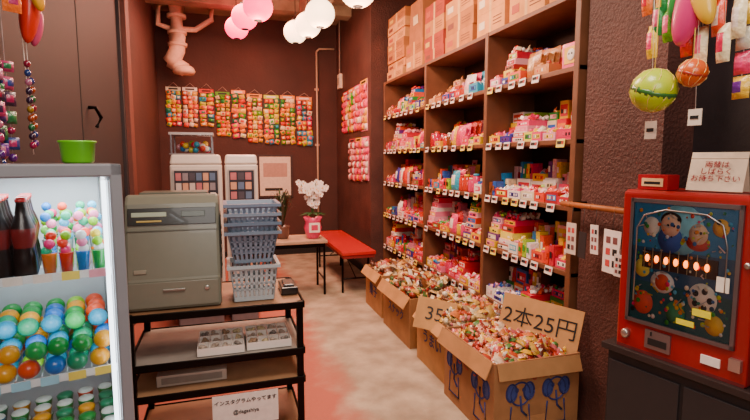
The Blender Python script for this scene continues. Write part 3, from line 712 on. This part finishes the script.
hcard(1.74,.98,.1,.2,W); hcard(1.85,1.02,.05,.14,hx('e8e0d8')); hcard(1.93,.98,.05,.13,hx('2a2426'),1.675,False); hcard(2.01,1.0,.07,.16,hx('d8c8b8')); hcard(1.68,.93,.05,.1,hx('d8d0c8'),1.66)
b.build('hanging_cards')
e=empty('hanging_toy_rack'); b=B()
b.tube([(1.36,.85,2.28),(1.36,1.75,2.28)],.01,hx('3a2c2a'),mMET,8)
for yy in (.87,1.73): b.tube([(1.36,yy,2.28),(1.36,yy,ZC)],.004,K,mMAT,5)
b.build('rail',parent=e)
b=B()
def ball(x,y,z,r,col,col2,net=True):
    b.ell((x,y,z),(r,r,r),col,mGLO,24,14)
    b.lathe((x,y,z),[(r*.985,-r*.14),(r*1.01,0),(r*.985,r*.14)],col2,mGLO,24,Matrix.Rotation(.4,4,'X'))
    b.tube([(x,y,z+r),(x,y,z+r+.1),(1.36,y,2.28)],.002,hx('f0d060'),mMAT,4)
    if net:
        for k in range(8):
            a=k*.785; pts=[]
            for j in range(7):
                t=math.pi*j/6; a2=a+t*.5; pts.append((x+r*1.02*math.sin(t)*math.cos(a2),y+r*1.02*math.sin(t)*math.sin(a2),z-r*1.02*math.cos(t)))
            pts.append((x,y,z+r+.12)); b.tube(pts,.0012,hx('f4d080'),mMAT,4)
ball(1.35,1.26,1.625,.07,hx('b8d020'),hx('3a7030'))
ball(1.38,1.15,1.665,.042,hx('d85a1a'),hx('a83020'))
b.build('net_balls',parent=e)
b=B()
b.ell((1.38,1.17,1.88),(.035,.05,.13),hx('d8307a'),mGLO,16,12,(.25,0,0)); b.ell((1.37,1.13,1.9),(.03,.035,.11),hx('e8b828'),mGLO,16,12,(-.3,0,0)); b.ell((1.39,1.22,1.94),(.03,.03,.1),hx('38a048'),mGLO,16,12,(.2,0,0))
b.tube([(1.38,1.17,2.0),(1.36,1.17,2.28)],.002,W,mMAT,4)
for k,(y,z) in enumerate(((1.3,1.93),(1.33,1.8),(1.27,1.84),(1.2,1.78),(1.1,1.82),(1.06,1.92),(1.04,1.8),(1.36,1.95),(1.15,1.75),(1.24,1.92),(1.08,1.74),(1.31,1.87))):
    b.pillow((1.41,y,z),.04,.11,.02,random.choice(warm+[hx('e8c820')]),random.choice(pinks+[hx('e8c820')]),mWRA,(0,0,-H90)); b.tube([(1.41,y,z+.05),(1.36,y,2.28)],.0012,W,mMAT,4)
for z in (1.96,1.89,1.82,1.75,1.68,1.61): b.pillow((1.45,1.05,z),.05,.065,.02,random.choice(bright),random.choice(PAL),mWRA,(0,0,-H90))
b.tube([(1.45,1.05,1.62),(1.45,1.05,2.0),(1.36,1.05,2.28)],.0015,W,mMAT,4)
b.build('balloon_toys',parent=e)
b=B()
for (y,z,w,h) in ((1.30,1.5,.04,.06),(1.14,1.53,.04,.05)):
    b.box((1.39,y,z),(.003,w,h),hx('f0dcc8'),rz=.2); b.box((1.387,y,z),(.002,w*.6,h*.2),K,rz=.2); b.tube([(1.39,y,z+h/2),(1.36,y,2.28)],.001,W,mMAT,4)
b.build('tags',parent=e)
# ---------------------------------------------------------------- lights
def area(name,loc,rot,size,energy,col,sy=None):
    l=bpy.data.lights.new(name,'AREA'); l.energy=energy; l.color=col; l.size=size
    if sy: l.shape='RECTANGLE'; l.size_y=sy
    o=bpy.data.objects.new(name,l); scene.collection.objects.link(o); o.location=loc; o.rotation_euler=rot; return o
area('added_overhead_lamp',(.3,5.6,3.1),(0,0,0),.8,95,(1,.45,.3),1.2)  # area lamps added under the ceiling for warm overhead light, no fixtures
area('added_overhead_lamp',(.5,3.2,3.1),(0,math.radians(-15),0),.5,100,(1,.64,.47),1.2)
area('added_overhead_lamp',(.45,.9,3.1),(math.radians(12),0,0),.8,52,(1,.82,.7),.8)
area('added_front_lamp',(.1,-.9,2.3),(math.radians(68),0,math.radians(-12)),1.6,36,(1,.9,.82),1.0)  # unseen area lamp added behind the camera, standing for entrance daylight
area('fridge_light',(-.44,1.42,1.355),(0,0,fr),.34,3.2,(.9,.97,1),.2)
area('fridge_light',(-.42,1.30,1.1),(math.radians(90),0,fr),.3,1.4,(.9,.97,1),.5)
for c in ((.886,4.54,2.50),(.88,5.17,2.56),(.34,4.71,2.56),(.955,3.47,2.36)):
    l=bpy.data.lights.new('lantern_bulb','POINT'); l.energy=20; l.color=(1,.5,.32); l.shadow_soft_size=.06
    o=bpy.data.objects.new('lantern_bulb',l); scene.collection.objects.link(o); o.location=c
w=bpy.data.worlds.new('world'); scene.world=w; w.use_nodes=True
w.node_tree.nodes['Background'].inputs[0].default_value=(.55,.42,.38,1); w.node_tree.nodes['Background'].inputs[1].default_value=.18
# ---------------------------------------------------------------- camera
cd_=bpy.data.cameras.new('camera'); cam=bpy.data.objects.new('camera',cd_); scene.collection.objects.link(cam)
cd_.lens=23.04; cd_.sensor_width=36; cd_.clip_start=.05
cam.location=(0,0,1.4); cam.rotation_euler=(math.radians(84),0,math.radians(-17.35))
scene.camera=cam
